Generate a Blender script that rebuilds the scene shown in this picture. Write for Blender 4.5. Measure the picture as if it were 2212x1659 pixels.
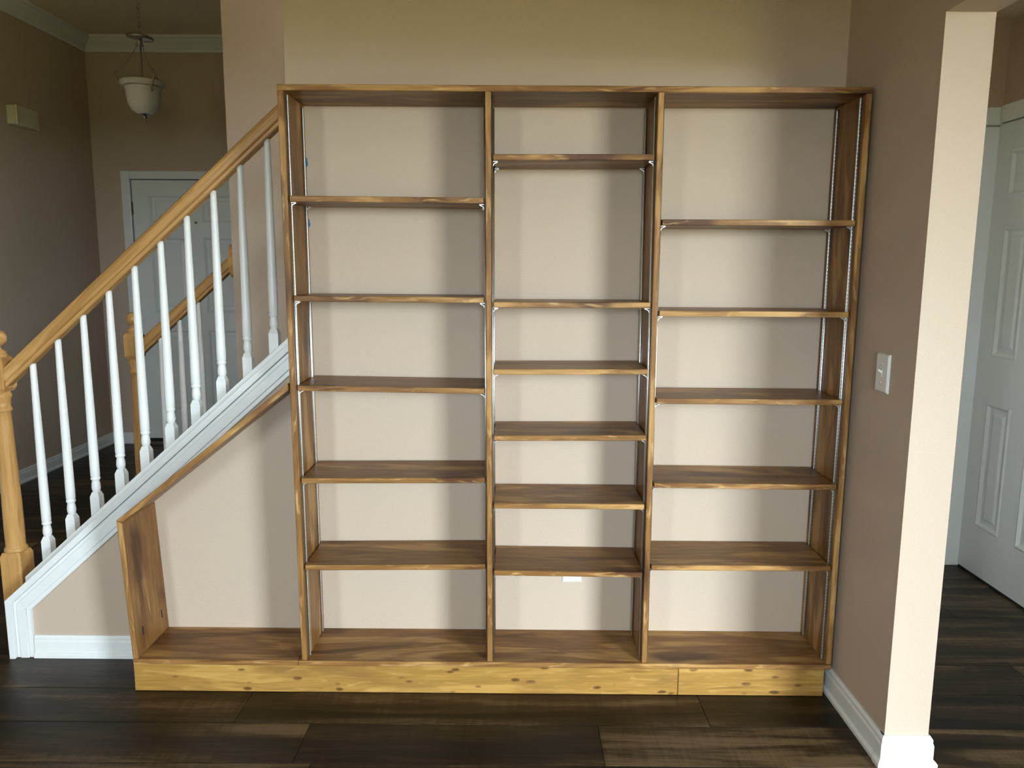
import bpy, bmesh, math, random
from mathutils import Vector, Matrix

random.seed(7)
for o in list(bpy.data.objects):
    bpy.data.objects.remove(o)
scene = bpy.context.scene
COL = scene.collection

# ------------------------------------------------------------------ camera
FPX, PITCH, YAW, ROLL = 1671.93, 0.15095, -0.00343, 0.00627
CAM = Vector((0.7659, -2.5817, 1.5215))
fw = Vector((math.sin(YAW) * math.cos(PITCH), math.cos(YAW) * math.cos(PITCH), -math.sin(PITCH)))
rt0 = Vector((math.cos(YAW), -math.sin(YAW), 0))
up0 = rt0.cross(fw)
rt = rt0 * math.cos(ROLL) + up0 * math.sin(ROLL)
up = up0 * math.cos(ROLL) - rt0 * math.sin(ROLL)
cd = bpy.data.cameras.new('camera')
cd.sensor_width = 36.0
cd.lens = FPX / 2212 * 36.0
cd.clip_start = 0.05
cam = bpy.data.objects.new('camera', cd)
COL.objects.link(cam)
m = Matrix.Identity(4)
for i in range(3):
    m[i][0], m[i][1], m[i][2], m[i][3] = rt[i], up[i], -fw[i], CAM[i]
cam.matrix_world = m
scene.camera = cam

# ------------------------------------------------------------------ world, window daylight, exposure
w = bpy.data.worlds.new('world')
scene.world = w
w.use_nodes = True
w.node_tree.nodes['Background'].inputs[0].default_value = (0.82, 0.95, 1.03, 1)   # plain overcast sky
w.node_tree.nodes['Background'].inputs[1].default_value = 12.0

def portal(name, loc, sx, sy):
    """marks a window opening for the sampling of sky light; gives off no light itself"""
    L = bpy.data.lights.new(name, 'AREA')
    L.shape = 'RECTANGLE'
    L.size, L.size_y = sx, sy
    L.cycles.is_portal = True
    o = bpy.data.objects.new(name, L)
    COL.objects.link(o)
    o.location = loc
    o.rotation_euler = (math.radians(90), 0, 0)
    return o

WA = (-1.64, -1.08, 0.90, 2.30)     # rear window: x0, x1, z0, z1
WB = (3.20, 4.75, 0.02, 2.50)       # patio door
WC = (0.75, 1.40, 0.90, 2.30)       # second rear window
portal('rear_window_sky_b', ((WC[0] + WC[1]) / 2, -5.02, (WC[2] + WC[3]) / 2), WC[1] - WC[0], WC[3] - WC[2])
portal('rear_window_sky', ((WA[0] + WA[1]) / 2, -5.02, (WA[2] + WA[3]) / 2), WA[1] - WA[0], WA[3] - WA[2])
portal('patio_door_sky', ((WB[0] + WB[1]) / 2, -4.42, (WB[2] + WB[3]) / 2), WB[1] - WB[0], WB[3] - WB[2])
vs = scene.view_settings
vs.view_transform = 'Standard'
vs.look = 'None'
vs.exposure = 2.04
vs.gamma = 1.0
vs.use_curve_mapping = False

# ------------------------------------------------------------------ materials
def new_mat(name):
    mt = bpy.data.materials.new(name)
    mt.use_nodes = True
    nt = mt.node_tree
    return mt, nt, nt.nodes['Principled BSDF']

def nd(nt, typ, **kw):
    n = nt.nodes.new(typ)
    for k, v in kw.items():
        setattr(n, k, v)
    return n

def ramp(nt, stops):
    r = nd(nt, 'ShaderNodeValToRGB')
    el = r.color_ramp.elements
    while len(el) < len(stops):
        el.new(0.5)
    for e, (p, c) in zip(el, stops):
        e.position = p
        e.color = (*c, 1)
    return r

def mix(nt, a, b, fac, mode='MIX'):
    n = nd(nt, 'ShaderNodeMix', data_type='RGBA', blend_type=mode)
    L = nt.links.new
    for s, i in ((a, 6), (b, 7), (fac, 0)):
        if isinstance(s, (int, float)):
            n.inputs[i].default_value = s
        elif isinstance(s, tuple):
            n.inputs[i].default_value = (*s, 1)
        else:
            L(s, n.inputs[i])
    return n.outputs[2]

def plain(name, col, rough=0.5, metal=0.0, noise=0.0, spec=0.5, bump=0.0, nscale=40):
    mt, nt, b = new_mat(name)
    b.inputs['Roughness'].default_value = rough
    b.inputs['Metallic'].default_value = metal
    b.inputs['Specular IOR Level'].default_value = spec
    tc = nd(nt, 'ShaderNodeTexCoord')
    nz = nd(nt, 'ShaderNodeTexNoise')
    nz.inputs['Scale'].default_value = nscale
    nz.inputs['Detail'].default_value = 4
    nt.links.new(tc.outputs['Object'], nz.inputs['Vector'])
    lo = tuple(c * (1 - noise) for c in col)
    hi = tuple(min(1, c * (1 + noise)) for c in col)
    r = ramp(nt, [(0.3, lo), (0.7, hi)])
    nt.links.new(nz.outputs['Fac'], r.inputs[0])
    nt.links.new(r.outputs[0], b.inputs['Base Color'])
    if bump:
        bp = nd(nt, 'ShaderNodeBump')
        bp.inputs['Strength'].default_value = bump
        bp.inputs['Distance'].default_value = 0.002
        nt.links.new(nz.outputs['Fac'], bp.inputs['Height'])
        nt.links.new(bp.outputs[0], b.inputs['Normal'])
    return mt

def wood(name, axis, cols, knot=(0.075, 0.028, 0.014), knot_on=0.55, rough=0.38, across=9.0, fleck=None, light=None, kscale=(2.2, 6.0), kr=(0.15, 0.36), spec=0.2, rot=0.0, edge_amt=0.95, face=0.86):
    """stained timber: grain along the given axis, cathedral bands, fine streaks, knots"""
    mt, nt, b = new_mat(name)
    L = nt.links.new
    tc = nd(nt, 'ShaderNodeTexCoord')
    oi = nd(nt, 'ShaderNodeObjectInfo')
    mul = nd(nt, 'ShaderNodeMath', operation='MULTIPLY')
    mul.inputs[1].default_value = 37.0
    L(oi.outputs['Random'], mul.inputs[0])
    add = nd(nt, 'ShaderNodeVectorMath', operation='ADD')
    L(tc.outputs['Object'], add.inputs[0])
    L(mul.outputs[0], add.inputs[1])
    if rot:   # board lies on a slope: turn the grain with it
        mr0 = nd(nt, 'ShaderNodeMapping')
        mr0.inputs['Rotation'].default_value = (0, rot, 0)
        L(add.outputs[0], mr0.inputs['Vector'])
        add = mr0
    def mapped(along, acr):
        mp = nd(nt, 'ShaderNodeMapping')
        s = [acr, acr, acr]
        s['XYZ'.index(axis)] = along
        mp.inputs['Scale'].default_value = s
        L(add.outputs[0], mp.inputs['Vector'])
        return mp.outputs[0]
    n1 = nd(nt, 'ShaderNodeTexNoise')
    n1.inputs['Scale'].default_value = 1.0
    n1.inputs['Detail'].default_value = 5
    n1.inputs['Distortion'].default_value = 1.2
    L(mapped(1.3, across), n1.inputs['Vector'])
    # cathedral bands made from the noise field
    sn = nd(nt, 'ShaderNodeMath', operation='MULTIPLY')
    sn.inputs[1].default_value = 34.0
    L(n1.outputs['Fac'], sn.inputs[0])
    si = nd(nt, 'ShaderNodeMath', operation='SINE')
    L(sn.outputs[0], si.inputs[0])
    n2 = nd(nt, 'ShaderNodeTexNoise')
    n2.inputs['Scale'].default_value = 1.0
    n2.inputs['Detail'].default_value = 6
    L(mapped(5.0, 130.0), n2.inputs['Vector'])
    r = ramp(nt, [(0.28, cols[0]), (0.5, cols[1]), (0.72, cols[2])])
    # blend: noise + small amounts of band and streak
    a1 = nd(nt, 'ShaderNodeMath', operation='MULTIPLY_ADD')
    a1.inputs[1].default_value = 0.075
    L(si.outputs[0], a1.inputs[0])
    L(n1.outputs['Fac'], a1.inputs[2])
    s2 = nd(nt, 'ShaderNodeMath', operation='MULTIPLY_ADD')
    s2.inputs[1].default_value = 0.44
    s2.inputs[2].default_value = -0.22
    L(n2.outputs['Fac'], s2.inputs[0])
    a2 = nd(nt, 'ShaderNodeMath', operation='ADD')
    L(a1.outputs[0], a2.inputs[0])
    L(s2.outputs[0], a2.inputs[1])
    L(a2.outputs[0], r.inputs[0])
    col = r.outputs[0]
    # knots
    nk = nd(nt, 'ShaderNodeTexNoise')
    nk.inputs['Scale'].default_value = 6.0
    L(add.outputs[0], nk.inputs['Vector'])
    dv = nd(nt, 'ShaderNodeVectorMath', operation='MULTIPLY_ADD')
    dv.inputs[1].default_value = (0.35, 0.35, 0.35)
    L(nk.outputs['Color'], dv.inputs[0])
    L(mapped(*kscale), dv.inputs[2])
    vo = nd(nt, 'ShaderNodeTexVoronoi')
    vo.inputs['Scale'].default_value = 1.0
    L(dv.outputs[0], vo.inputs['Vector'])
    mr = nd(nt, 'ShaderNodeMapRange', interpolation_type='SMOOTHSTEP')
    mr.inputs[1].default_value = kr[1]
    mr.inputs[2].default_value = kr[0]
    L(vo.outputs['Distance'], mr.inputs[0])
    sp = nd(nt, 'ShaderNodeSeparateColor')
    L(vo.outputs['Color'], sp.inputs[0])
    gt = nd(nt, 'ShaderNodeMath', operation='GREATER_THAN')
    gt.inputs[1].default_value = knot_on
    L(sp.outputs[0], gt.inputs[0])
    km = nd(nt, 'ShaderNodeMath', operation='MULTIPLY')
    L(mr.outputs[0], km.inputs[0])
    L(gt.outputs[0], km.inputs[1])
    km2 = nd(nt, 'ShaderNodeMath', operation='MULTIPLY')
    km2.inputs[1].default_value = 0.85
    L(km.outputs[0], km2.inputs[0])
    col = mix(nt, col, knot, km2.outputs[0])
    if fleck:   # blotchy stain
        n3 = nd(nt, 'ShaderNodeTexNoise')
        n3.inputs['Scale'].default_value = 1.0
        n3.inputs['Detail'].default_value = 3
        L(mapped(4.0, 15.0), n3.inputs['Vector'])
        r3 = ramp(nt, [(0.52, (0, 0, 0)), (0.72, (1, 1, 1))])
        L(n3.outputs['Fac'], r3.inputs[0])
        col = mix(nt, col, fleck, r3.outputs[0])
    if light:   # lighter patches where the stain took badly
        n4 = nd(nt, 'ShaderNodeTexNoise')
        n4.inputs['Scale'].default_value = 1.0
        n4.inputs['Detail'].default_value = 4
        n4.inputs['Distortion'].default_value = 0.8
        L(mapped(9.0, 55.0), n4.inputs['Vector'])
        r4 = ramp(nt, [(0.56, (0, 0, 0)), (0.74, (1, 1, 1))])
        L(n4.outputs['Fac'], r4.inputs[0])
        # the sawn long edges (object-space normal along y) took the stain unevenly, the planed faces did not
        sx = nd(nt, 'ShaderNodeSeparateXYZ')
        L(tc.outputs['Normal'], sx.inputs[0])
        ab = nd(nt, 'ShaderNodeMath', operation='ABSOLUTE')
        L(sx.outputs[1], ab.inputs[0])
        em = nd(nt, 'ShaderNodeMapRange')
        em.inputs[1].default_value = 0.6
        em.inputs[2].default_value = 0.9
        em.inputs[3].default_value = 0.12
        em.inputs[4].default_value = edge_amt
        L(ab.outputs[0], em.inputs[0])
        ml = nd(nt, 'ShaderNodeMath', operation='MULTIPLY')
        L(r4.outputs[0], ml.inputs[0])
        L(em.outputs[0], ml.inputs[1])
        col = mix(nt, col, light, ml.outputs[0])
        face_shade = nd(nt, 'ShaderNodeMapRange')  # planed faces darker: shelf-top shade put into the colour, besides stain difference
        face_shade.inputs[1].default_value = 0.6
        face_shade.inputs[2].default_value = 0.9
        face_shade.inputs[3].default_value = face
        face_shade.inputs[4].default_value = 1.0
        L(ab.outputs[0], face_shade.inputs[0])
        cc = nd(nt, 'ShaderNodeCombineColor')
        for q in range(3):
            L(face_shade.outputs[0], cc.inputs[q])
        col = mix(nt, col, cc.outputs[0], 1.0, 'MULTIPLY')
    L(col, b.inputs['Base Color'])
    b.inputs['Roughness'].default_value = rough
    b.inputs['Specular IOR Level'].default_value = spec
    bp = nd(nt, 'ShaderNodeBump')
    bp.inputs['Strength'].default_value = 0.12
    bp.inputs['Distance'].default_value = 0.002
    L(n2.outputs['Fac'], bp.inputs['Height'])
    L(bp.outputs[0], b.inputs['Normal'])
    return mt

PINE = [(0.145, 0.062, 0.019), (0.30, 0.150, 0.047), (0.52, 0.30, 0.105)]
MAT = {}
MAT['paint'] = plain('tan_wall_paint', (0.535, 0.43, 0.335), 0.55, 0, 0.015, 0.3, 0.25, 160)
MAT['ceiling'] = plain('tan_ceiling_paint', (0.82, 0.70, 0.50), 0.8, 0, 0.02, 0.2)
MAT['white'] = plain('white_gloss_paint', (0.80, 0.82, 0.81), 0.32, 0, 0.015, 0.5)
MAT['door'] = plain('white_door_paint', (0.74, 0.78, 0.76), 0.38, 0, 0.015, 0.5)
MAT['plastic'] = plain('white_switch_plastic', (0.82, 0.82, 0.78), 0.3, 0, 0.01)
MAT['almond'] = plain('almond_plastic', (0.62, 0.60, 0.42), 0.45, 0, 0.02)
MAT['dark'] = plain('dark_gap', (0.012, 0.011, 0.010), 0.8, 0, 0.1)
MAT['lawn'] = plain('dry_lawn', (0.19, 0.15, 0.035), 0.9, 0, 0.3, 0.1)
MAT['metal'] = plain('zinc_plated_steel', (0.86, 0.91, 0.94), 0.33, 1.0, 0.03)
MAT['slot'] = plain('black_slot', (0.03, 0.035, 0.04), 0.6, 0.3, 0.1)
MAT['nickel'] = plain('brushed_nickel', (0.42, 0.40, 0.36), 0.28, 1.0, 0.08)
MAT['brass'] = plain('old_brass_hinge', (0.22, 0.16, 0.07), 0.4, 1.0, 0.1)
MAT['tape'] = plain('blue_painters_tape', (0.03, 0.16, 0.42), 0.7, 0, 0.08)
MAT['glass'] = plain('frosted_white_glass', (0.72, 0.71, 0.66), 0.45, 0, 0.05, 0.5, 0, 14)
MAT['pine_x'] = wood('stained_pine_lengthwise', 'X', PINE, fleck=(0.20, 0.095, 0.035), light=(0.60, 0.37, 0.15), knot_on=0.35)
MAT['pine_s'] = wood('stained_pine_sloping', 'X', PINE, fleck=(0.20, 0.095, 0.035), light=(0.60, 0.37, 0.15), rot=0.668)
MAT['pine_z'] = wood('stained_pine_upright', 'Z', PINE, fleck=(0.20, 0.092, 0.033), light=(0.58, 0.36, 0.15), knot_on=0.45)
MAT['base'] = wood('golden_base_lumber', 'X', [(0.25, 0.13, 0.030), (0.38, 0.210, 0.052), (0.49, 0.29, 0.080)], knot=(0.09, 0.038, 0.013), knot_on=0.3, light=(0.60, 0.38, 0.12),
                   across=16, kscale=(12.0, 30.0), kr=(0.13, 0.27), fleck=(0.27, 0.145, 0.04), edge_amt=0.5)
MAT['oak_x'] = wood('honey_oak_rail', 'X', [(0.40, 0.21, 0.066), (0.53, 0.295, 0.102), (0.61, 0.355, 0.135)], knot_on=2, rough=0.3, across=14, rot=0.7297)
MAT['oak_z'] = wood('honey_oak_post', 'Z', [(0.40, 0.21, 0.066), (0.53, 0.295, 0.102), (0.61, 0.355, 0.135)], knot_on=2, rough=0.3, across=14)

def floor_mat():
    mt, nt, b = new_mat('dark_vinyl_plank')
    L = nt.links.new
    tc = nd(nt, 'ShaderNodeTexCoord')
    oi = nd(nt, 'ShaderNodeObjectInfo')
    mul = nd(nt, 'ShaderNodeMath', operation='MULTIPLY')
    mul.inputs[1].default_value = 91.0
    L(oi.outputs['Random'], mul.inputs[0])
    add = nd(nt, 'ShaderNodeVectorMath', operation='ADD')
    L(tc.outputs['Object'], add.inputs[0])
    L(mul.outputs[0], add.inputs[1])
    def mapped(s, rot=0):
        mp = nd(nt, 'ShaderNodeMapping')
        mp.inputs['Scale'].default_value = s
        mp.inputs['Rotation'].default_value = (0, 0, rot)
        L(add.outputs[0], mp.inputs['Vector'])
        return mp.outputs[0]
    def noise(v, sc, det, dist=0):
        n = nd(nt, 'ShaderNodeTexNoise')
        n.inputs['Scale'].default_value = sc
        n.inputs['Detail'].default_value = det
        n.inputs['Distortion'].default_value = dist
        L(v, n.inputs['Vector'])
        return n.outputs['Fac']
    band = noise(mapped((1.1, 11.0, 1)), 1.0, 5, 0.6)
    fine = noise(mapped((9.0, 150.0, 1)), 1.0, 5)
    scr = noise(mapped((70.0, 6.0, 1), 0.5), 1.0, 4)
    r = ramp(nt, [(0.36, (0.011, 0.0066, 0.0024)), (0.53, (0.037, 0.021, 0.0080)), (0.69, (0.14, 0.093, 0.044))])
    c1 = nd(nt, 'ShaderNodeMath', operation='MULTIPLY_ADD')
    c1.inputs[1].default_value = 0.28
    c1.inputs[2].default_value = -0.14
    L(fine, c1.inputs[0])
    c2 = nd(nt, 'ShaderNodeMath', operation='ADD')
    L(band, c2.inputs[0])
    L(c1.outputs[0], c2.inputs[1])
    c3 = nd(nt, 'ShaderNodeMath', operation='MULTIPLY_ADD')
    c3.inputs[1].default_value = 0.14
    c3.inputs[2].default_value = -0.07
    L(scr, c3.inputs[0])
    c4 = nd(nt, 'ShaderNodeMath', operation='ADD')
    L(c2.outputs[0], c4.inputs[0])
    L(c3.outputs[0], c4.inputs[1])
    # plank-to-plank tone
    c5 = nd(nt, 'ShaderNodeMath', operation='MULTIPLY_ADD')
    c5.inputs[1].default_value = 0.20
    sc_ = nd(nt, 'ShaderNodeSeparateColor')
    L(oi.outputs['Color'], sc_.inputs[0])
    L(sc_.outputs[0], c5.inputs[0])
    c6 = nd(nt, 'ShaderNodeMath', operation='ADD')
    c6.inputs[1].default_value = -0.12
    L(c4.outputs[0], c5.inputs[2])
    L(c5.outputs[0], c6.inputs[0])
    L(c6.outputs[0], r.inputs[0])
    L(r.outputs[0], b.inputs['Base Color'])
    b.inputs['Roughness'].default_value = 0.42
    b.inputs['Specular IOR Level'].default_value = 0.28
    bp = nd(nt, 'ShaderNodeBump')
    bp.inputs['Strength'].default_value = 0.2
    bp.inputs['Distance'].default_value = 0.002
    L(c4.outputs[0], bp.inputs['Height'])
    L(bp.outputs[0], b.inputs['Normal'])
    return mt
MAT['floor'] = floor_mat()

# ------------------------------------------------------------------ helpers
def link(name, bm, mat, parent=None, loc=None, smooth=False, mats=None):
    """one bmesh (world coordinates) -> one object; origin at loc or at the mesh's box centre"""
    me = bpy.data.meshes.new(name)
    bmesh.ops.recalc_face_normals(bm, faces=bm.faces)
    if loc is None:
        xs = [v.co for v in bm.verts]
        lo = Vector((min(v.x for v in xs), min(v.y for v in xs), min(v.z for v in xs)))
        hi = Vector((max(v.x for v in xs), max(v.y for v in xs), max(v.z for v in xs)))
        loc = (lo + hi) / 2
    loc = Vector(loc)
    bmesh.ops.translate(bm, verts=bm.verts, vec=-loc)
    bm.to_mesh(me)
    bm.free()
    for mm in (mats or [mat]):
        me.materials.append(MAT[mm])
    if smooth:
        for p in me.polygons:
            p.use_smooth = True
    o = bpy.data.objects.new(name, me)
    COL.objects.link(o)
    place(o, loc, parent)
    return o

def wloc(o):
    v = o.location.copy()
    while o.parent:
        o = o.parent
        v += o.location
    return v

def place(o, loc, parent):
    if parent:
        o.parent = parent
        o.location = Vector(loc) - wloc(parent)
    else:
        o.location = loc

def thing(name, label, cat, loc, group=None):
    o = bpy.data.objects.new(name, None)
    o.empty_display_size = 0.05
    COL.objects.link(o)
    o.location = loc
    tag(o, label, cat, group)
    return o

def tag(o, label, cat, group=None):
    o['label'] = label
    o['category'] = cat
    if group:
        o['group'] = group
    return o

def struct(o, label, cat):
    o['kind'] = 'structure'
    o['label'] = label
    o['category'] = cat
    return o

def hexa(bm, b, t):
    """b, t: four bottom and four top corners, same order"""
    v = [bm.verts.new(p) for p in list(b) + list(t)]
    fs = [(3, 2, 1, 0), (4, 5, 6, 7), (0, 1, 5, 4), (1, 2, 6, 5), (2, 3, 7, 6), (3, 0, 4, 7)]
    return [bm.faces.new([v[i] for i in f]) for f in fs]

def box(bm, x0, x1, y0, y1, z0, z1):
    q = [(x0, y0), (x1, y0), (x1, y1), (x0, y1)]
    return hexa(bm, [(x, y, z0) for x, y in q], [(x, y, z1) for x, y in q])

def bev(bm, r, seg=1):
    bmesh.ops.bevel(bm, geom=list(bm.edges), offset=r, segments=seg, affect='EDGES', profile=0.5)

def bx(name, x0, x1, y0, y1, z0, z1, mat, parent=None, r=0.0015):
    bm = bmesh.new()
    box(bm, x0, x1, y0, y1, z0, z1)
    if r:
        bev(bm, r)
    return link(name, bm, mat, parent)

def prism(bm, pts, axis, a0, a1):
    """extrude a polygon along X ('X': pts are (y,z)), Y (pts are (x,z)) or Z (pts are (x,y))"""
    def P(p, a):
        return {'X': (a, p[0], p[1]), 'Y': (p[0], a, p[1]), 'Z': (p[0], p[1], a)}[axis]
    A = [bm.verts.new(P(p, a0)) for p in pts]
    B = [bm.verts.new(P(p, a1)) for p in pts]
    n = len(pts)
    bm.faces.new(A)
    bm.faces.new(B[::-1])
    for i in range(n):
        bm.faces.new((A[i], A[(i + 1) % n], B[(i + 1) % n], B[i]))

def lathe(bm, prof, cx, cy, n=20, mi=0):
    """prof: (radius, z)"""
    rings = []
    for r, z in prof:
        if r <= 1e-6:
            rings.append([bm.verts.new((cx, cy, z))])
        else:
            rings.append([bm.verts.new((cx + r * math.cos(2 * math.pi * k / n), cy + r * math.sin(2 * math.pi * k / n), z)) for k in range(n)])
    for a, b in zip(rings, rings[1:]):
        for k in range(n):
            k2 = (k + 1) % n
            if len(a) == 1 and len(b) == 1:
                continue
            if len(a) == 1:
                f = bm.faces.new((a[0], b[k2], b[k]))
            elif len(b) == 1:
                f = bm.faces.new((a[k], a[k2], b[0]))
            else:
                f = bm.faces.new((a[k], a[k2], b[k2], b[k]))
            f.smooth = True
            f.material_index = mi
    for ring, flip in ((rings[0], True), (rings[-1], False)):
        if len(ring) > 1:
            bm.faces.new(ring[::-1] if flip else ring)

def tube(bm, pts, r, n=8, closed=False):
    pts = [Vector(p) for p in pts]
    N = len(pts)
    rings = []
    prev = None
    for i, p in enumerate(pts):
        if closed:
            d = pts[(i + 1) % N] - pts[i - 1]
        else:
            d = pts[min(i + 1, N - 1)] - pts[max(i - 1, 0)]
        d.normalize()
        u = prev - d * prev.dot(d) if prev else d.orthogonal()
        if u.length < 1e-6:
            u = d.orthogonal()
        u.normalize()
        prev = u
        v = d.cross(u)
        rr = r[i] if isinstance(r, (list, tuple)) else r
        rings.append([bm.verts.new(p + (u * math.cos(2 * math.pi * k / n) + v * math.sin(2 * math.pi * k / n)) * rr) for k in range(n)])
    for i in range(N if closed else N - 1):
        a, b = rings[i], rings[(i + 1) % N]
        for k in range(n):
            f = bm.faces.new((a[k], a[(k + 1) % n], b[(k + 1) % n], b[k]))
            f.smooth = True
    if not closed:
        bm.faces.new(rings[0][::-1])
        bm.faces.new(rings[-1])

def slope_extrude(bm, prof, x0, x1, zfun, y0=0.0):
    """prof: (y offset, plumb z offset); swept along a slope with plumb-cut ends"""
    A = [bm.verts.new((x0, y0 + u, zfun(x0) + v)) for u, v in prof]
    B = [bm.verts.new((x1, y0 + u, zfun(x1) + v)) for u, v in prof]
    n = len(prof)
    bm.faces.new(A)
    bm.faces.new(B[::-1])
    for i in range(n):
        bm.faces.new((A[i], A[(i + 1) % n], B[(i + 1) % n], B[i]))

# ------------------------------------------------------------------ dimensions (metres; x along the bookcase, y into the wall)
D = 0.252            # face of the wall behind the bookcase
WT = 0.41            # its far face
T = 0.019            # board thickness
W = 1.90             # bookcase width
H = 2.092            # bookcase top
ZB = 0.125           # top of its bottom board
XR = 1.915           # right-hand wall
XJ = 2.05            # far side of that wall
YJ = -0.377          # end of that wall
CEIL = 3.30
XL = -2.68           # foyer side wall
YF = 3.90            # foyer front wall
XW = -0.044          # end of the full-height bookcase wall
XH = 3.09            # hall side wall
YH = 1.28            # hall end wall
SL = 0.888           # stair slope

# ------------------------------------------------------------------ the setting
def wall(name, boxes, label, mat='paint'):
    bm = bmesh.new()
    for b_ in boxes:
        box(bm, *b_)
    return struct(link(name, bm, mat), label, 'wall')

wall('wall_back', [(XW, XJ, D, WT, 0, CEIL)], 'tan painted wall behind the bookcase')
bm = bmesh.new()
prism(bm, [(D, 0), (D, CEIL), (-4.36, CEIL), (-4.36, 2.203), (YJ, 2.203), (YJ, 0)], 'X', XR, XJ)
struct(link('wall_right', bm, 'paint'), 'tan wall with the light switch, ending at the doorway', 'wall')
wall('wall_stair_far', [(-0.655, 2.05, 1.35, 1.47, 0, CEIL)], 'tan wall on the far side of the stairs')
wall('wall_left', [(XL - 0.12, XL, -5.0, YF, 0, CEIL)], 'shadowed brown foyer side wall with the door chime')
wall('wall_foyer', [(XL - 0.12, 0.9, YF, YF + 0.12, 0, CEIL)], 'foyer wall around the white front door')
wall('wall_foyer_side', [(0.78, 0.9, 1.47, YF, 0, CEIL)], 'tan wall closing the far side of the foyer')
wall('wall_hall_end', [(XJ, XH + 0.12, YH, YH + 0.12, 0, CEIL)], 'tan wall at the end of the side hall')
wall('wall_hall_side', [(XH, XH + 0.12, -2.25, YH, 0, CEIL), (XH + 0.12, 5.2, -2.25, -2.13, 0, CEIL)], 'dim tan wall above the white hall door')
wall('wall_breakfast_side', [(5.2, 5.32, -4.52, -2.13, 0, CEIL)], 'tan wall beside the patio door')
# window walls behind the photographer, each around its opening
def window_wall(name, x0, x1, y, wx0, wx1, wz0, wz1, label):
    return wall(name, [(x0, wx0, y - 0.12, y, 0, CEIL), (wx1, x1, y - 0.12, y, 0, CEIL), (wx0, wx1, y - 0.12, y, wz1, CEIL)] +
                ([(wx0, wx1, y - 0.12, y, 0, wz0)] if wz0 > 0.02 else []), label)
wall('wall_rear', [(XL - 0.12, WA[0], -5.12, -5.0, 0, CEIL), (WA[1], WC[0], -5.12, -5.0, 0, CEIL), (WC[1], 2.7, -5.12, -5.0, 0, CEIL)] +
     [(q[0], q[1], -5.12, -5.0, 0, q[2]) for q in (WA, WC)] + [(q[0], q[1], -5.12, -5.0, q[3], CEIL) for q in (WA, WC)], 'tan rear wall with two windows')
window_wall('wall_patio', 2.7, 5.32, -4.40, *WB, 'tan wall around the patio door')
wall('wall_rear_return', [(2.7, 2.82, -5.12, -4.40, 0, CEIL)], 'tan return wall behind the photographer')
def window_frame(name, x0, x1, y, z0, z1, bars, label):
    bm = bmesh.new()
    f = 0.05
    box(bm, x0, x1, y - 0.09, y - 0.04, z0, z0 + f)
    box(bm, x0, x1, y - 0.09, y - 0.04, z1 - f, z1)
    box(bm, x0, x0 + f, y - 0.09, y - 0.04, z0 + f, z1 - f)
    box(bm, x1 - f, x1, y - 0.09, y - 0.04, z0 + f, z1 - f)
    for b_ in bars:
        box(bm, x0 + f, x1 - f, y - 0.08, y - 0.05, b_ - 0.02, b_ + 0.02)
    return struct(link(name, bm, 'white'), label, 'window')
window_frame('window_1', WA[0], WA[1], -5.0, WA[2], WA[3], [1.45], 'white sash window behind the photographer')
window_frame('window_3', WC[0], WC[1], -5.0, WC[2], WC[3], [1.6], 'narrow white sash window directly behind the photographer')
window_frame('window_2', WB[0], WB[1], -4.40, WB[2], WB[3], [], 'white patio door frame behind the photographer')
bm = bmesh.new()
box(bm, XL - 0.12, XJ, -5.12, YF + 0.12, CEIL, CEIL + 0.1)
box(bm, XJ, 5.32, -5.12, -1.88, CEIL, CEIL + 0.1)
struct(link('ceiling', bm, 'ceiling'), 'tan ceiling over the foyer', 'ceiling')
struct(bx('ceiling_hall', XJ, XH, -2.25, YH, 2.68, 2.76, 'ceiling', r=0), 'low ceiling of the side hall', 'ceiling')

bm = bmesh.new()
box(bm, -40, 40, -60, -5.2, -0.5, -0.45)
struct(link('ground', bm, 'lawn'), 'dry lawn outside the windows', 'ground')
# floor: a dark slab with real planks on it
bm = bmesh.new()
box(bm, XL - 0.12, 5.32, -5.12, YF + 0.12, -0.06, -0.006)
fl = struct(link('floor', bm, 'dark'), 'dark brown wood-look plank floor', 'floor')
def planks(x0, x1, y0, y1, row0, joints):
    r_ = row0
    while r_ < y1 - 0.01:
        a, b_ = max(r_, y0), min(r_ + 0.21, y1)
        if b_ - a > 0.01:
            key = round(r_, 3)
            if key in joints:
                xs = list(joints[key])
            else:
                xs = []
                x = x0 - random.uniform(0.1, 1.2)
                while x < x1:
                    xs.append(x)
                    x += random.choice((1.0, 1.22, 1.22, 1.5))
                xs.append(x)
            xs = sorted(xs)
            for p, q in zip(xs, xs[1:]):
                p, q = max(p, x0), min(q, x1)
                if q - p > 0.03:
                    bm_ = bmesh.new()
                    g = 0.0007
                    box(bm_, p + g, q - g, a + g, b_ - g, -0.006, 0.0)
                    es = [e for e in bm_.edges if all(v.co.z > -0.001 for v in e.verts)]
                    bmesh.ops.bevel(bm_, geom=es, offset=0.0012, segments=1, affect='EDGES')
                    pk = link('plank', bm_, 'floor', fl)
                    tone = TONES.get((round(r_, 3), round(p, 3)), random.uniform(0.1, 0.9))
                    pk.color = (tone, tone, tone, 1)
        r_ += 0.21
R0 = 0.022
TONES = {(round(R0 - 0.42, 3), 0.087): 0.0, (round(R0 - 0.42, 3), 1.053): 0.75, (round(R0 - 0.42, 3), -1.13): 0.55, (round(R0 - 0.21, 3), -0.17): 0.45, (round(R0 - 0.21, 3), 1.43): 0.2,
         (round(R0 - 0.21, 3), -1.55): 0.4}
JT = {round(R0 - 0.21, 3): (-2.7, -1.55, -0.17, 1.43, 2.6, 3.8, 4.7),
      round(R0 - 0.42, 3): (-2.7, -2.1, -1.13, 0.087, 1.053, 2.05, 3.1, 4.7)}
planks(XL, 4.6, -1.448, D + 0.0, R0 - 0.21 * 7, JT)
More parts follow.
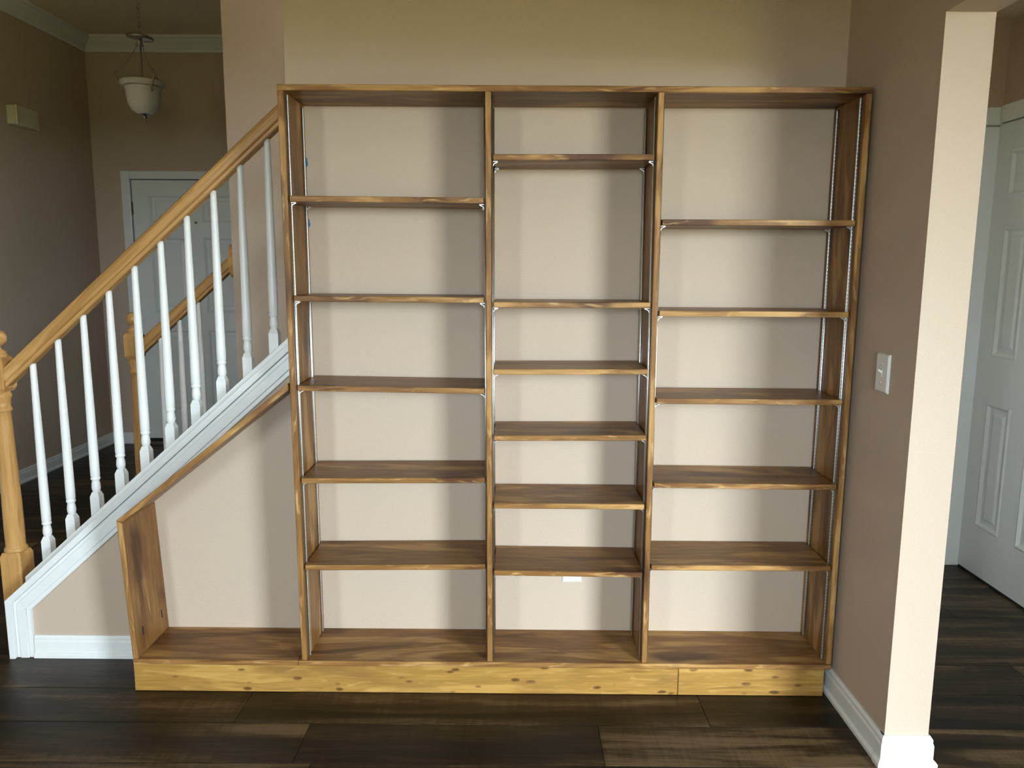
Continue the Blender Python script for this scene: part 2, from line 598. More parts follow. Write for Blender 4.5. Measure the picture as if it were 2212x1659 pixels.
planks(XL, -0.60, D, YF, R0 + 0.21, {})
planks(XJ, XH, D, YH, R0 + 0.21, {})

# ------------------------------------------------------------------ stair wall, white stair trim
def zt(x):           # outer edge of the stair trim
    return 0.237 + SL * (x + 1.189)
def zc(x):           # top of the cap under the balusters
    return 0.324 + SL * (x + 1.12)
def knee(name, y0, y1, x1, label):
    bm = bmesh.new()
    xa = -1.18
    prism(bm, [(xa, 0), (x1, 0), (x1, zt(x1) - 0.003), (xa, zt(xa) - 0.003)], 'Y', y0, y1)
    return struct(link(name, bm, 'paint'), label, 'wall')
knee('wall_stair_near', D, WT, XW, 'low sloping tan wall under the white stair trim')
knee('wall_stair_back', 1.35, 1.47, -0.655, 'low sloping wall under the far stair railing')

tr = bpy.data.objects.new('trim_1', None)
COL.objects.link(tr)
tr.location = (-1.15, D, 0)
struct(tr, 'white moulded trim running up the stair slope and down its end', 'trim')
th = math.atan(SL)
def tpath(o_, x1=-0.003):
    """outer line of the trim set in by o_ (vertical leg, corner, slope)"""
    s = o_ * (1 - math.sin(th)) / math.cos(th)
    cx, cz = -1.189 + o_, 0.237 - o_ * math.cos(th) + s * math.sin(th)
    return [(cx, 0.0), (cx, cz), (x1, cz + SL * (x1 - cx))]
def trim_band(name, o0, o1, y):
    a, b_ = tpath(o0), tpath(o1)
    bm = bmesh.new()
    prism(bm, a + b_[::-1], 'Y', y, D + 0.001)
    bev(bm, 0.0025, 2)
    return link(name, bm, 'white', tr)
trim_band('trim_strip', 0.000, 0.0225, D - 0.030)
trim_band('trim_strip', 0.0235, 0.037, D - 0.016)
trim_band('trim_strip', 0.0375, 0.071, D - 0.020)
trim_band('trim_strip', 0.0715, 0.087, D - 0.014)
# side of the end post of the low wall, and the sloping cap
bm = bmesh.new()
slope_extrude(bm, [(0, 0), (0, -0.024), (0.155, -0.024), (0.155, 0)], -1.12, XW, zc, D + 0.0)
bev(bm, 0.003, 2)
link('trim_cap', bm, 'white', tr)
bm = bmesh.new()
prism(bm, [(-1.189, 0), (-1.181, 0), (-1.181, 0.237), (-1.189, 0.237)], 'Y', D - 0.028, WT)
link('trim_end', bm, 'white', tr)
tf = bpy.data.objects.new('trim_2', None)
COL.objects.link(tf)
tf.location = (-1.15, 1.35, 0)
struct(tf, 'white cap under the far stair railing', 'trim')
bm = bmesh.new()
slope_extrude(bm, [(-0.02, 0), (-0.02, -0.03), (0.14, -0.03), (0.14, 0)], -1.16, -0.655, zc, 1.35)
link('trim_cap', bm, 'white', tf)

# treads and risers between the two low walls
stp = bpy.data.objects.new('stairs', None)
COL.objects.link(stp)
stp.location = (-1.0, 0.88, 0)
struct(stp, 'dark treads and white risers between the stair railings', 'stairs')
for k in range(1, 13):
    x = -1.12 + (k - 1) * 0.2135
    bx('tread', x - 0.025, x + 0.235, WT + 0.002, 1.348, 0.19 * k - 0.03, 0.19 * k, 'floor', stp, 0.004)
    bx('riser', x, x + 0.018, WT + 0.002, 1.348, 0.19 * (k - 1), 0.19 * k - 0.03, 'white', stp, 0)

# baseboards
def baseboard(name, p0, p1, nrm, label, h=0.085, parent=None):
    """profile swept from p0 to p1 (x,y); nrm points into the room"""
    prof = [(0, 0), (0.021, 0), (0.021, 0.012), (0.017, 0.018), (0.013, 0.020), (0.013, h * 0.72), (0.010, h * 0.80), (0.010, h * 0.9), (0.005, h), (0, h)]
    bm = bmesh.new()
    rows = []
    for p in (p0, p1):
        rows.append([bm.verts.new((p[0] + nrm[0] * d, p[1] + nrm[1] * d, z)) for d, z in prof])
    n = len(prof)
    bm.faces.new(rows[0])
    bm.faces.new(rows[1][::-1])
    for i in range(n):
        bm.faces.new((rows[0][i], rows[0][(i + 1) % n], rows[1][(i + 1) % n], rows[1][i]))
    return struct(link(name, bm, 'white'), label, 'baseboard')
baseboard('baseboard_back', (-1.099, D), (-0.597, D), (0, -1), 'white baseboard between the stair trim and the low shelf box', 0.088)
baseboard('baseboard_right', (XR, 0.24), (XR, YJ - 0.0), (-1, 0), 'white baseboard along the wall beside the bookcase', 0.098)
baseboard('baseboard_left', (XL, 0.2), (XL, YF), (1, 0), 'white baseboard along the dark foyer side wall', 0.095)
baseboard('baseboard_foyer', (XL, YF), (-2.445, YF), (0, -1), 'short white baseboard left of the front door', 0.095)
# baseboard wrapped round the wall end: mitred block with the same profile on three sides
bm = bmesh.new()
prof = [(0.024, 0), (0.024, 0.014), (0.018, 0.022), (0.014, 0.024), (0.014, 0.068), (0.011, 0.078), (0.011, 0.088), (0.005, 0.098), (0.0, 0.098)]
rings = []
for d, z in prof:
    rings.append([bm.verts.new(p) for p in ((XR - d, YJ + 0.02, z), (XR - d, YJ - d, z), (XJ + d, YJ - d, z), (XJ + d, YJ + 0.6, z))])
for a, b_ in zip(rings, rings[1:]):
    for k in range(3):
        bm.faces.new((a[k], a[k + 1], b_[k + 1], b_[k]))
struct(link('baseboard_end', bm, 'white'), 'white baseboard wrapped round the bright wall end', 'baseboard')

# crown moulding in the foyer
def crown(name, p0, p1, n0, label, m0=0.0, m1=0.0):
    prof = [(0, -0.112), (0.012, -0.112), (0.016, -0.095), (0.020, -0.090), (0.045, -0.060), (0.062, -0.045), (0.075, -0.030), (0.080, -0.024), (0.092, -0.020), (0.092, 0.0), (0, 0)]
    bm = bmesh.new()
    rows = []
    dx, dy = Vector((p1[0] - p0[0], p1[1] - p0[1])).normalized()
    for p, mm in ((p0, m0), (p1, m1)):
        rows.append([bm.verts.new((p[0] + n0[0] * d + dx * d * mm, p[1] + n0[1] * d + dy * d * mm, CEIL + z)) for d, z in prof])
    n = len(prof)
    bm.faces.new(rows[0])
    bm.faces.new(rows[1][::-1])
    for i in range(n):
        bm.faces.new((rows[0][i], rows[0][(i + 1) % n], rows[1][(i + 1) % n], rows[1][i]))
    return struct(link(name, bm, 'white'), label, 'crown moulding')
crown('trim_3', (XL, 0.5), (XL, YF), (1, 0), 'white crown moulding above the dark foyer side wall', 0, -1)
crown('trim_4', (XL, YF), (0.78, YF), (0, -1), 'white crown moulding above the front door wall', 1, 0)

# ------------------------------------------------------------------ doors
def recess_panel(bm, u0, u1, v0, v1, put, depth=0.008):
    """a raised-and-fielded panel: bevelled moulding frame standing in the door face"""
    st = [(0.0, 0.0), (0.012, 0.004), (0.026, -depth), (0.045, -depth), (0.060, -0.002)]
    loops = []
    for ins, h_ in st:
        loops.append([bm.verts.new(put(u, v, h_)) for u, v in ((u0 + ins, v0 + ins), (u1 - ins, v0 + ins), (u1 - ins, v1 - ins), (u0 + ins, v1 - ins))])
    for a, b_ in zip(loops, loops[1:]):
        for k in range(4):
            bm.faces.new((a[k], a[(k + 1) % 4], b_[(k + 1) % 4], b_[k]))
    bm.faces.new(loops[-1])

def six_panel_door(name, put, wd, ht, label, rows, cols):
    """put(u, v, h): u across, v up, h out of the face; leaf from stiles/rails plus panels"""
    root = bpy.data.objects.new(name, None)
    COL.objects.link(root)
    root.location = put(wd / 2, 0, 0)
    struct(root, label, 'door')
    bm = bmesh.new()
    us = sorted(set([0, wd] + [c for q in cols for c in q]))
    vs_ = sorted(set([0.0, ht] + [c for q in rows for c in q]))
    def quad(a, b_, c, d, h_):
        bm.faces.new([bm.verts.new(put(u, v, h_)) for u, v in ((a, c), (b_, c), (b_, d), (a, d))])
    for a, b_ in zip(us, us[1:]):
        for c, d in zip(vs_, vs_[1:]):
            if (a, b_) in cols and (c, d) in rows:
                continue
            quad(a, b_, c, d, 0)
    for u in (0, wd):
        bm.faces.new([bm.verts.new(put(u, v, h_)) for v, h_ in ((0, 0), (ht, 0), (ht, -0.03), (0, -0.03))])
    bm.faces.new([bm.verts.new(put(u, ht, h_)) for u, h_ in ((0, 0), (wd, 0), (wd, -0.03), (0, -0.03))])
    bm.faces.new([bm.verts.new(put(u, v, -0.03)) for u, v in ((0, 0), (wd, 0), (wd, ht), (0, ht))])
    bmesh.ops.remove_doubles(bm, verts=bm.verts, dist=1e-5)
    leaf = link('leaf', bm, 'door', root)
    for (a, b_) in cols:
        for (c, d) in rows:
            bm = bmesh.new()
            recess_panel(bm, a, b_, c, d, put)
            link('panel', bm, 'door', leaf)
    return root, leaf

# front door
FX, FY = -2.365, YF - 0.022
rows = [(0.25, 0.93), (1.07, 1.69), (1.80, 2.03)]
fd, fleaf = six_panel_door('door_1', lambda u, v, h_: (FX + u, FY - h_, 0.052 + v), 1.0, 2.145, 'white panelled front door behind the far stair railing', 
                           rows, [(0.13, 0.44), (0.56, 0.87)])
def casing_bar(bm, x0, x1, z0, z1):
    box(bm, x0, x1, FY - 0.02, YF, z0, z1)
bm = bmesh.new(); box(bm, -2.442, -2.372, FY - 0.022, YF, 0, 2.267); bev(bm, 0.006, 2); link('casing', bm, 'white', fd)
bm = bmesh.new(); box(bm, -1.358, -1.288, FY - 0.022, YF, 0, 2.267); bev(bm, 0.006, 2); link('casing', bm, 'white', fd)
bm = bmesh.new(); box(bm, -2.372, -1.358, FY - 0.022, YF, 2.203, 2.267); bev(bm, 0.006, 2); link('casing', bm, 'white', fd)
bx('jamb_gap', -2.372, -1.358, FY + 0.0125, YF, 0.0, 2.203, 'dark', fd, 0)
bx('threshold', -2.372, -1.358, FY - 0.05, FY + 0.004, 0.0, 0.03, 'nickel', fd, 0.004)
for z in (0.35, 1.1, 1.92):
    bx('hinge', -2.374, -2.362, FY - 0.012, FY + 0.006, z, z + 0.1, 'brass', fd, 0.002)
bm = bmesh.new()
bmv = bmesh.ops.create_cone(bm, cap_ends=True, segments=16, radius1=0.011, radius2=0.009, depth=0.01, matrix=Matrix.Translation((-1.856, FY - 0.003, 1.859)) @ Matrix.Rotation(math.pi / 2, 4, 'X'))
link('peephole', bm, 'brass', fd)
bm = bmesh.new()
lathe(bm, [(0.026, 0), (0.03, 0.008), (0.018, 0.012), (0.014, 0.035), (0.03, 0.045), (0.032, 0.06), (0.02, 0.07), (0, 0.072)], 0, 0, 16)
bmesh.ops.transform(bm, matrix=Matrix.Translation((-1.43, FY, 1.0)) @ Matrix.Rotation(math.pi / 2, 4, 'X'), verts=bm.verts)
link('door_knob', bm, 'nickel', fd)

# hall door in the side wall
HXF = XH - 0.018
rows2 = [(0.24, 0.87), (1.09, 1.71), (1.845, 2.06)]
hd, hleaf = six_panel_door('door_2', lambda u, v, h_: (HXF - h_, 1.262 - u, 0.012 + v), 0.80, 2.19, 'white panelled door in the dim side hall', 
                           rows2, [(0.11, 0.30), (0.42, 0.69)])
bx('door_gap', XH - 0.014, XH - 0.001, 0.462, 1.262, 0.0005, 0.014, 'dark', hd, 0)
bm = bmesh.new(); box(bm, XH - 0.022, XH, 0.36, YH - 0.019, 2.21, 2.29); bev(bm, 0.004); link('casing', bm, 'door', hd)
ed, eleaf = six_panel_door('door_3', lambda u, v, h_: (2.30 + u, YH - 0.0135 - h_, 0.008 + v), 0.636, 2.188, 'white door casing at the end of the side hall',
                           rows2, [(0.09, 0.28), (0.36, 0.55)])
bm = bmesh.new(); box(bm, 2.94, XH - 0.001, YH - 0.018, YH, 0, 2.195); bev(bm, 0.004); link('casing', bm, 'door', ed)
bm = bmesh.new(); box(bm, 2.22, 2.296, YH - 0.018, YH, 0, 2.285); bev(bm, 0.004); link('casing', bm, 'door', ed)
bm = bmesh.new(); box(bm, 2.297, XH - 0.001, YH - 0.018, YH, 2.20, 2.285); bev(bm, 0.004); link('casing', bm, 'door', ed)
bm = bmesh.new(); box(bm, XH - 0.022, XH, 0.38, 0.455, 0, 2.21); bev(bm, 0.004); link('casing', bm, 'door', hd)

# ------------------------------------------------------------------ the bookcase
bc = thing('bookcase', 'tall stained pine bookcase with three bays and a low sloping side box', 'bookcase', (0.95, 0.12, 0))
def board(name, b, t, mat, parent=bc, r=0.0018):
    bm = bmesh.new()
    hexa(bm, b, t)
    bev(bm, r)
    return link(name, bm, mat, parent)
def upright(name, xt, xb, parent=bc):
    y0, y1 = 0.0, D - 0.001
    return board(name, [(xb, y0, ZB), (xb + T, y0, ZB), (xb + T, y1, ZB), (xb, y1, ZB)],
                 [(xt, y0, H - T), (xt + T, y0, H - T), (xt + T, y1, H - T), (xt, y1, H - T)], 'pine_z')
XT = [0.0, 0.6650, 1.2185, W - T]
XB = [0.012, 0.6750, 1.2255, W - T + 0.001]
for i in range(4):
    upright('side_panel' if i in (0, 3) else 'divider', XT[i], XB[i])
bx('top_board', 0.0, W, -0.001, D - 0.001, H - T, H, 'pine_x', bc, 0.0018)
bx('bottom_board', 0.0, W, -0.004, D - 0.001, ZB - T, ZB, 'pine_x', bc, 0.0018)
# golden base lumber in two lengths
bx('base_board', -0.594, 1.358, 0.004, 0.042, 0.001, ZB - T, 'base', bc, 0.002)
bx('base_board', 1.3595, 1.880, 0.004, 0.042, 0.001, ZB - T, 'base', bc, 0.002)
# low box on the left: bottom, leaning end panel, sloping top
bx('low_box_bottom', -0.592, -0.001, -0.002, D - 0.001, ZB - T, ZB, 'pine_x', bc, 0.0018)
ye = D - 0.024
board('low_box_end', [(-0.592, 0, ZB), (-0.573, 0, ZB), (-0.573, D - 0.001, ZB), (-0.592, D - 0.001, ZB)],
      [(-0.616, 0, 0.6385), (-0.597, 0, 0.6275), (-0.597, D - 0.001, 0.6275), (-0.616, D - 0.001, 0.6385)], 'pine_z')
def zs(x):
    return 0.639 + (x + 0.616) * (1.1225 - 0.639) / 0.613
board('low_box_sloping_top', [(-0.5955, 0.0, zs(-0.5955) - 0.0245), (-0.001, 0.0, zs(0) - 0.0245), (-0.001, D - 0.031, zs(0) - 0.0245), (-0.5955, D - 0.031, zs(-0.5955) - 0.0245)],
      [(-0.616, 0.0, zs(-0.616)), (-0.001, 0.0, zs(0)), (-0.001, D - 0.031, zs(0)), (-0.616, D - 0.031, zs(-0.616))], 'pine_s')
# two short pocket-screw slots near the foot of the low end panel
for y, z in ((0.055, 0.19), (0.205, 0.185)):
    bm = bmesh.new()
    hexa(bm, [(-0.5775, y - 0.003, z), (-0.5750, y - 0.003, z), (-0.5750, y + 0.003, z), (-0.5775, y + 0.003, z)],
         [(-0.5790, y - 0.003, z + 0.032), (-0.5765, y - 0.003, z + 0.032), (-0.5765, y + 0.003, z + 0.032), (-0.5790, y + 0.003, z + 0.032)])
    link('screw_slot', bm, 'dark', bc)

# slotted steel standards: U channel with slots, on both faces of each bay, front and back
def inner_face(i, z, side):
    """x of upright i at height z; side +1 = its right face, -1 = its left face"""
    f = (z - ZB) / (H - T - ZB)
    x = XB[i] + (XT[i] - XB[i]) * f
    return x + T if side > 0 else x
TRACK_Y = (0.028, 0.211)
tracks = {}
def make_track(i, side, yc, z0, z1):
    bm = bmesh.new()
    d = side
    def X(z, h_):
        return inner_face(i, z, side) + d * h_
    R_ = 0.0026     # rounded lips along both edges of the channel
    arc = [(-0.008 + R_ - R_ * math.cos(a), 0.0056 - R_ + R_ * math.sin(a)) for a in [math.pi * q / 14 for q in range(8)]]
    half = [(-0.008, 0.0)] + arc + [(-0.0046, 0.0046), (-0.0044, 0.0030)]
    prof = half + [(-u, h_) for u, h_ in reversed(half)]
    A = [bm.verts.new((X(z0, h_), yc + u, z0)) for u, h_ in prof]
    B = [bm.verts.new((X(z1, h_), yc + u, z1)) for u, h_ in prof]
    n = len(prof)
    bm.faces.new(A)
    bm.faces.new(B[::-1])
    for k in range(n):
        f = bm.faces.new((A[k], A[(k + 1) % n], B[(k + 1) % n], B[k]))
        f.smooth = k in range(0, 8) or k in range(13, 21)
    zz = z0 + 0.02
    while zz < z1 - 0.02:
        f = bm.faces.new([bm.verts.new((X(z, 0.00325), yc + u, z)) for u, z in ((-0.0035, zz), (0.0035, zz), (0.0035, zz + 0.0045), (-0.0035, zz + 0.0045))])
        f.material_index = 1
        zz += 0.0127
    o = link('shelf_standard', bm, 'metal', bc, mats=['metal', 'slot'])
    tracks[(i, side, yc)] = o
    return o
for i, side in ((0, 1), (1, -1), (1, 1), (2, -1), (2, 1), (3, -1)):
    make_track(i, side, TRACK_Y[0], ZB + 0.004, H - T - 0.008)
    make_track(i, side, TRACK_Y[1], ZB + 0.004, H - T - 0.012)

# shelf clips: a bent steel tongue hooked in the standard
clip_mesh = {}
for s in (1, -1):
    bm = bmesh.new()
    pts = [(0.0, -0.0012), (0.0145, -0.0012), (0.0150, 0.0), (0.0145, 0.0004), (0.0, 0.0004)]
    low = [(0.0, -0.0145), (0.0014, -0.0140), (0.0030, -0.0085), (0.0145, -0.0030), (0.0150, -0.0016), (0.0140, -0.0012), (0.0020, -0.0070), (0.0, -0.0120)]
    prism(bm, [(s * x, z) for x, z in pts], 'Y', -0.006, 0.006)
    prism(bm, [(s * x, z) for x, z in low], 'Y', -0.006, 0.006)
    bmesh.ops.recalc_face_normals(bm, faces=bm.faces)
    me = bpy.data.meshes.new('shelf_clip')
    bm.to_mesh(me)
    bm.free()
    me.materials.append(MAT['metal'])
    clip_mesh[s] = me
def clip(i, side, yc, z):
    o = bpy.data.objects.new('shelf_clip', clip_mesh[side])
    COL.objects.link(o)
    place(o, (inner_face(i, z, side) + side * 0.0058, yc, z - 0.0005), tracks[(i, side, yc)])

# ------------------------------------------------------------------ loose shelves, each a thing of its own
BAY = {'left': (0, 1), 'middle': (1, 2), 'right': (2, 3)}
ORD = {5: ['top', 'second', 'third', 'fourth', 'lowest'], 6: ['top', 'second', 'third', 'fourth', 'fifth', 'lowest']}
SHELVES = {
    'left': [(1.7449, 1.7418), (1.4202, 1.4187), (1.1190, 1.1120), (0.7955, 0.8010), (0.4805, 0.4885)],
    'middle': [(1.8796, 1.8825), (1.4038, 1.4050), (1.1784, 1.1818), (0.9506, 0.9543), (0.7111, 0.7107), (0.4672, 0.4631)],
    'right': [(1.6763, 1.6773), (1.3785, 1.3783), (1.0826, 1.0819), (0.7885, 0.7850), (0.4905, 0.4912)],
}
EXTRA = {('left', 1): ', knot in its edge', ('left', 3): ', dark knotty smear on top', ('middle', 5): ', over the white outlet',
         ('middle', 0): '', ('right', 4): '', ('left', 4): ''}
for bay, zz in SHELVES.items():
    i0, i1 = BAY[bay]
    for k, (za, zb_) in enumerate(zz):
        xa = inner_face(i0, za, 1) + 0.0062
        xb = inner_face(i1, zb_, -1) - 0.0062
        y0, y1 = 0.002, D - 0.006
        bm = bmesh.new()
        hexa(bm, [(xa, y0, za - T), (xb, y0, zb_ - T), (xb, y1, zb_ - T), (xa, y1, za - T)],
             [(xa, y0, za), (xb, y0, zb_), (xb, y1, zb_), (xa, y1, za)])
        bev(bm, 0.0016)
        lab = '%s stained pine shelf in the %s bay of the bookcase%s' % (ORD[len(zz)][k], bay, EXTRA.get((bay, k), ''))
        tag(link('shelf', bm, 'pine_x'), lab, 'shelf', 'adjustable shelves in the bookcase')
        for yc in TRACK_Y:
            clip(i0, 1, yc, za - T - 0.0006)
            clip(i1, -1, yc, zb_ - T - 0.0006)

# scraps of blue tape left behind the left upright
for n_, (z, h_) in enumerate(((1.865, 0.034), (1.655, 0.030))):
    bm = bmesh.new()
    x = inner_face(0, z, 1)
    prism(bm, [(x + 0.0002, z), (x + 0.0045, z + 0.004), (x + 0.0065, z + h_ * 0.4), (x + 0.0035, z + h_ * 0.75), (x + 0.005, z + h_), (x + 0.0002, z + h_ * 0.9)], 'Y', D - 0.0010, D - 0.0002)
    tag(link('tape_scrap', bm, 'tape'), ['upper scrap of blue painter tape on the wall, left bay top', 'lower scrap of blue painter tape, under the top left shelf'][n_], 'tape')

# ------------------------------------------------------------------ stair railings
def zr(x):           # underside of the handrail
    return 1.068 + 0.8945 * (x + 1.15)
RAIL_HALF = [(0.020, 0.0), (0.0245, 0.004), (0.0250, 0.014), (0.0200, 0.0165), (0.0200, 0.0200), (0.0270, 0.0225), (0.0300, 0.028), (0.0310, 0.040), (0.0310, 0.058),
             (0.027, 0.072), (0.016, 0.080)]
RAIL = RAIL_HALF + [(0.0, 0.083)] + [(-u, v) for u, v in reversed(RAIL_HALF)]

def newel(parent, cx, cy):
    o = bpy.data.objects.new('newel_post', None)
    COL.objects.link(o)
    place(o, (cx, cy, 0), parent)
    s = 0.0405
    bm = bmesh.new()
    box(bm, cx - s, cx + s, cy - s, cy + s, 0.0, 0.383)
    hexa(bm, [(cx - s, cy - s, .383), (cx + s, cy - s, .383), (cx + s, cy + s, .383), (cx - s, cy + s, .383)],
         [(cx - .034, cy - .034, .4), (cx + .034, cy - .034, .4), (cx + .034, cy + .034, .4), (cx - .034, cy + .034, .4)])
    link('base_block', bm, 'oak_z', o)
    bm = bmesh.new()
    lathe(bm, [(.030, .395), (.038, .399), (.0415, .405), (.0405, .413), (.036, .418), (.035, .424), (.0355, .5), (.0345, .6), (.030, .78), (.0265, .92), (.0255, .955),
               (.030, .960), (.033, .965), (.030, .972), (.0265, .976), (.0275, .995), (.031, 1.010), (.0345, 1.018), (.0345, 1.024), (.030, 1.03), (.029, 1.042)], cx, cy, 24)
    link('turned_shaft', bm, 'oak_z', o)
    bm = bmesh.new()
    u = 0.0375
    def sq(a, z):
        return [(cx - a, cy - a, z), (cx + a, cy - a, z), (cx + a, cy + a, z), (cx - a, cy + a, z)]
    hexa(bm, sq(.029, 1.036), sq(u, 1.05))
    hexa(bm, sq(u, 1.05), sq(u, 1.155))
    hexa(bm, sq(u, 1.155), sq(.029, 1.168))
    link('upper_block', bm, 'oak_z', o)
    bm = bmesh.new()
    pr = [(.027, 1.165), (.033, 1.168), (.034, 1.172), (.033, 1.177), (.026, 1.180), (.0285, 1.184), (.0285, 1.189), (.021, 1.193), (.013, 1.199), (.0125, 1.204)]
    for k in range(1, 12):
        a = -math.pi / 2 + 0.38 + (math.pi - 0.38) * (k - 1) / 10
        pr.append((max(0.0, .034 * math.cos(a)) if k < 11 else 0.0, 1.240 + .034 * math.sin(a)))
    lathe(bm, pr, cx, cy, 24)
    link('ball_finial', bm, 'oak_z', o)
    return o

def baluster(parent, cx, cy):
    zb_ = zc(cx)
    bm = bmesh.new()
    s = 0.0178
    def sq(a, z):
        return [(cx - a, cy - a, z), (cx + a, cy - a, z), (cx + a, cy + a, z), (cx - a, cy + a, z)]
    sh = zb_ + 0.073
    hexa(bm, [(x, y, zc(x) - 0.002) for x, y, _ in sq(s, 0)], sq(s, sh))
    hexa(bm, sq(s, sh), sq(0.0115, sh + 0.018))
    zt_ = zr(cx) + 0.004
    lathe(bm, [(.0125, sh + .006), (.0125, sh + .018), (.0155, sh + .026), (.0168, sh + .034), (.0155, sh + .05), (.0135, sh + .060), (.0138, sh + .064), (.0175, sh + .068), (.0178, sh + .073),
               (.0150, sh + .077), (.0172, sh + .081), (.0172, sh + .12), (.0155, zb_ + .42), (.0115, zt_ - .02), (.0110, zt_)], cx, cy, 16)
    return link('baluster', bm, 'white', parent)

YB = 0.333
nr = thing('stair_railing', 'near honey oak stair handrail with white balusters beside the bookcase', 'railing', (-1.2, YB, 0), 'oak and white stair railings')
newel(nr, -1.200, 0.337)
bm = bmesh.new()
slope_extrude(bm, RAIL, -1.164, XW - 0.001, zr, YB)
link('handrail', bm, 'oak_x', nr)
for k in range(10):
    baluster(nr, -1.068 + 0.1029 * k, YB)
YB2 = 1.405
fr = thing('stair_railing', 'far honey oak stair handrail in front of the white front door', 'railing', (-1.2, YB2, 0), 'oak and white stair railings')
newel(fr, -1.204, YB2)
bm = bmesh.new()
slope_extrude(bm, RAIL, -1.168, -0.678, zr, YB2)
link('handrail', bm, 'oak_x', fr)
for k in range(4):
    baluster(fr, -1.068 + 0.1029 * k, YB2)
bm = bmesh.new()
pts = [(math.cos(a) * 0.056, math.sin(a) * 0.085) for a in [2 * math.pi * k / 28 for k in range(28)]]
zz = zr(-0.67) + 0.042
prism(bm, [(YB2 + y, zz + z) for y, z in pts], 'X', -0.6785, -0.6555)
link('wall_rosette', bm, 'oak_z', fr)

# ------------------------------------------------------------------ switch, outlet, door chime
def plate(bm, put, w_, h_, t_):
    st = [(0, 0), (0, t_ * 0.45), (0.0045, t_)]
    loops = []
    for ins, d in st:
        loops.append([bm.verts.new(put(u, v, d)) for u, v in ((-w_ / 2 + ins, -h_ / 2 + ins), (w_ / 2 - ins, -h_ / 2 + ins), (w_ / 2 - ins, h_ / 2 - ins), (-w_ / 2 + ins, h_ / 2 - ins))])
    for a, b_ in zip(loops, loops[1:]):
        for k in range(4):
            bm.faces.new((a[k], a[(k + 1) % 4], b_[(k + 1) % 4], b_[k]))
    bm.faces.new(loops[-1])
    bm.faces.new(loops[0][::-1])
sw = thing('light_switch', 'white toggle light switch on the wall right of the bookcase', 'light switch', (XR, -0.190, 1.20))
bm = bmesh.new()
plate(bm, lambda u, v, d: (XR - d - 0.0003, -0.190 + u, 1.2005 + v), 0.080, 0.121, 0.0075)
link('switch_plate', bm, 'plastic', sw)
bm = bmesh.new()
hexa(bm, [(XR - .007, -.195, 1.189), (XR - .007, -.185, 1.189), (XR - .0085, -.185, 1.189), (XR - .0085, -.195, 1.189)],
     [(XR - .007, -.195, 1.213), (XR - .007, -.185, 1.213), (XR - .0085, -.185, 1.213), (XR - .0085, -.195, 1.213)])
hexa(bm, [(XR - .007, -.1945, 1.198), (XR - .007, -.1855, 1.198), (XR - .020, -.1865, 1.207), (XR - .020, -.1935, 1.207)],
     [(XR - .007, -.1945, 1.208), (XR - .007, -.1855, 1.208), (XR - .021, -.1865, 1.214), (XR - .021, -.1935, 1.214)])
link('toggle', bm, 'plastic', sw)
for dz in (-0.030, 0.030):
    bm = bmesh.new()
    lathe(bm, [(0.0035, 0), (0.0033, 0.0012), (0, 0.0015)], 0, 0, 10)
    bmesh.ops.transform(bm, matrix=Matrix.Translation((XR - 0.0077, -0.190, 1.2005 + dz)) @ Matrix.Rotation(-math.pi / 2, 4, 'Y'), verts=bm.verts)
    link('screw', bm, 'plastic', sw)

ot = thing('wall_outlet', 'white outlet plate peeking out below the lowest middle shelf', 'outlet', (0.991, D, 0.38))
bm = bmesh.new()
plate(bm, lambda u, v, d: (0.991 + u, D - d - 0.0003, 0.381 + v), 0.074, 0.116, 0.006)
link('outlet_plate', bm, 'plastic', ot)
for dz in (-0.02, 0.02):
    bm = bmesh.new()
    prism(bm, [(0.991 + math.cos(a) * 0.0165, 0.381 + dz + max(-0.0125, min(0.0125, math.sin(a) * 0.0165))) for a in [2 * math.pi * k / 20 for k in range(20)]], 'Y', D - 0.0085, D - 0.005)
    rc = link('receptacle', bm, 'plastic', ot)
    for dx in (-0.006, 0.006):
        bx('slot', 0.991 + dx - 0.001, 0.991 + dx + 0.001, D - 0.0092, D - 0.0080, 0.381 + dz, 0.381 + dz + 0.008, 'dark', rc, 0)

ch = thing('door_chime', 'almond plastic door chime box high on the dark foyer wall', 'door chime', (XL, 2.93, 2.5))
bx('chime_base', XL + 0.0005, XL + 0.058, 2.845, 3.085, 2.455, 2.578, 'almond', ch, 0.003)
bx('chime_cover', XL + 0.0585, XL + 0.074, 2.840, 3.090, 2.450, 2.582, 'almond', ch, 0.005)

# ------------------------------------------------------------------ pendant lamp in the foyer
LX, LY = -1.537, 2.4
pl = thing('pendant_lamp', 'frosted glass bell pendant lamp hanging on a chain in the foyer', 'pendant lamp', (LX, LY, CEIL))
ZR = 2.622
bm = bmesh.new()
outer = [(.022, 2.432), (.045, 2.442), (.068, 2.458), (.085, 2.482), (.094, 2.512), (.099, 2.55), (.104, 2.585), (.111, 2.600), (.124, 2.608), (.131, 2.618), (.130, 2.628), (.124, 2.633)]
inner = [(.118, 2.628), (.106, 2.603), (.098, 2.585), (.093, 2.55), (.088, 2.515), (.079, 2.487), (.062, 2.464), (.040, 2.449), (.018, 2.441)]
lathe(bm, outer + inner, LX, LY, 36)
link('glass_bell', bm, 'glass', pl)
bm = bmesh.new()
lathe(bm, [(.0, 2.392), (.006, 2.394), (.0075, 2.400), (.005, 2.406), (.008, 2.412), (.012, 2.418), (.010, 2.425), (.022, 2.430), (.034, 2.437), (.036, 2.441), (.02, 2.445)], LX, LY, 20)
link('finial', bm, 'nickel', pl)
bm = bmesh.new()
tube(bm, [(LX, LY, 2.44), (LX, LY, 2.86)], 0.005, 10)
link('stem', bm, 'nickel', pl)
bm = bmesh.new()
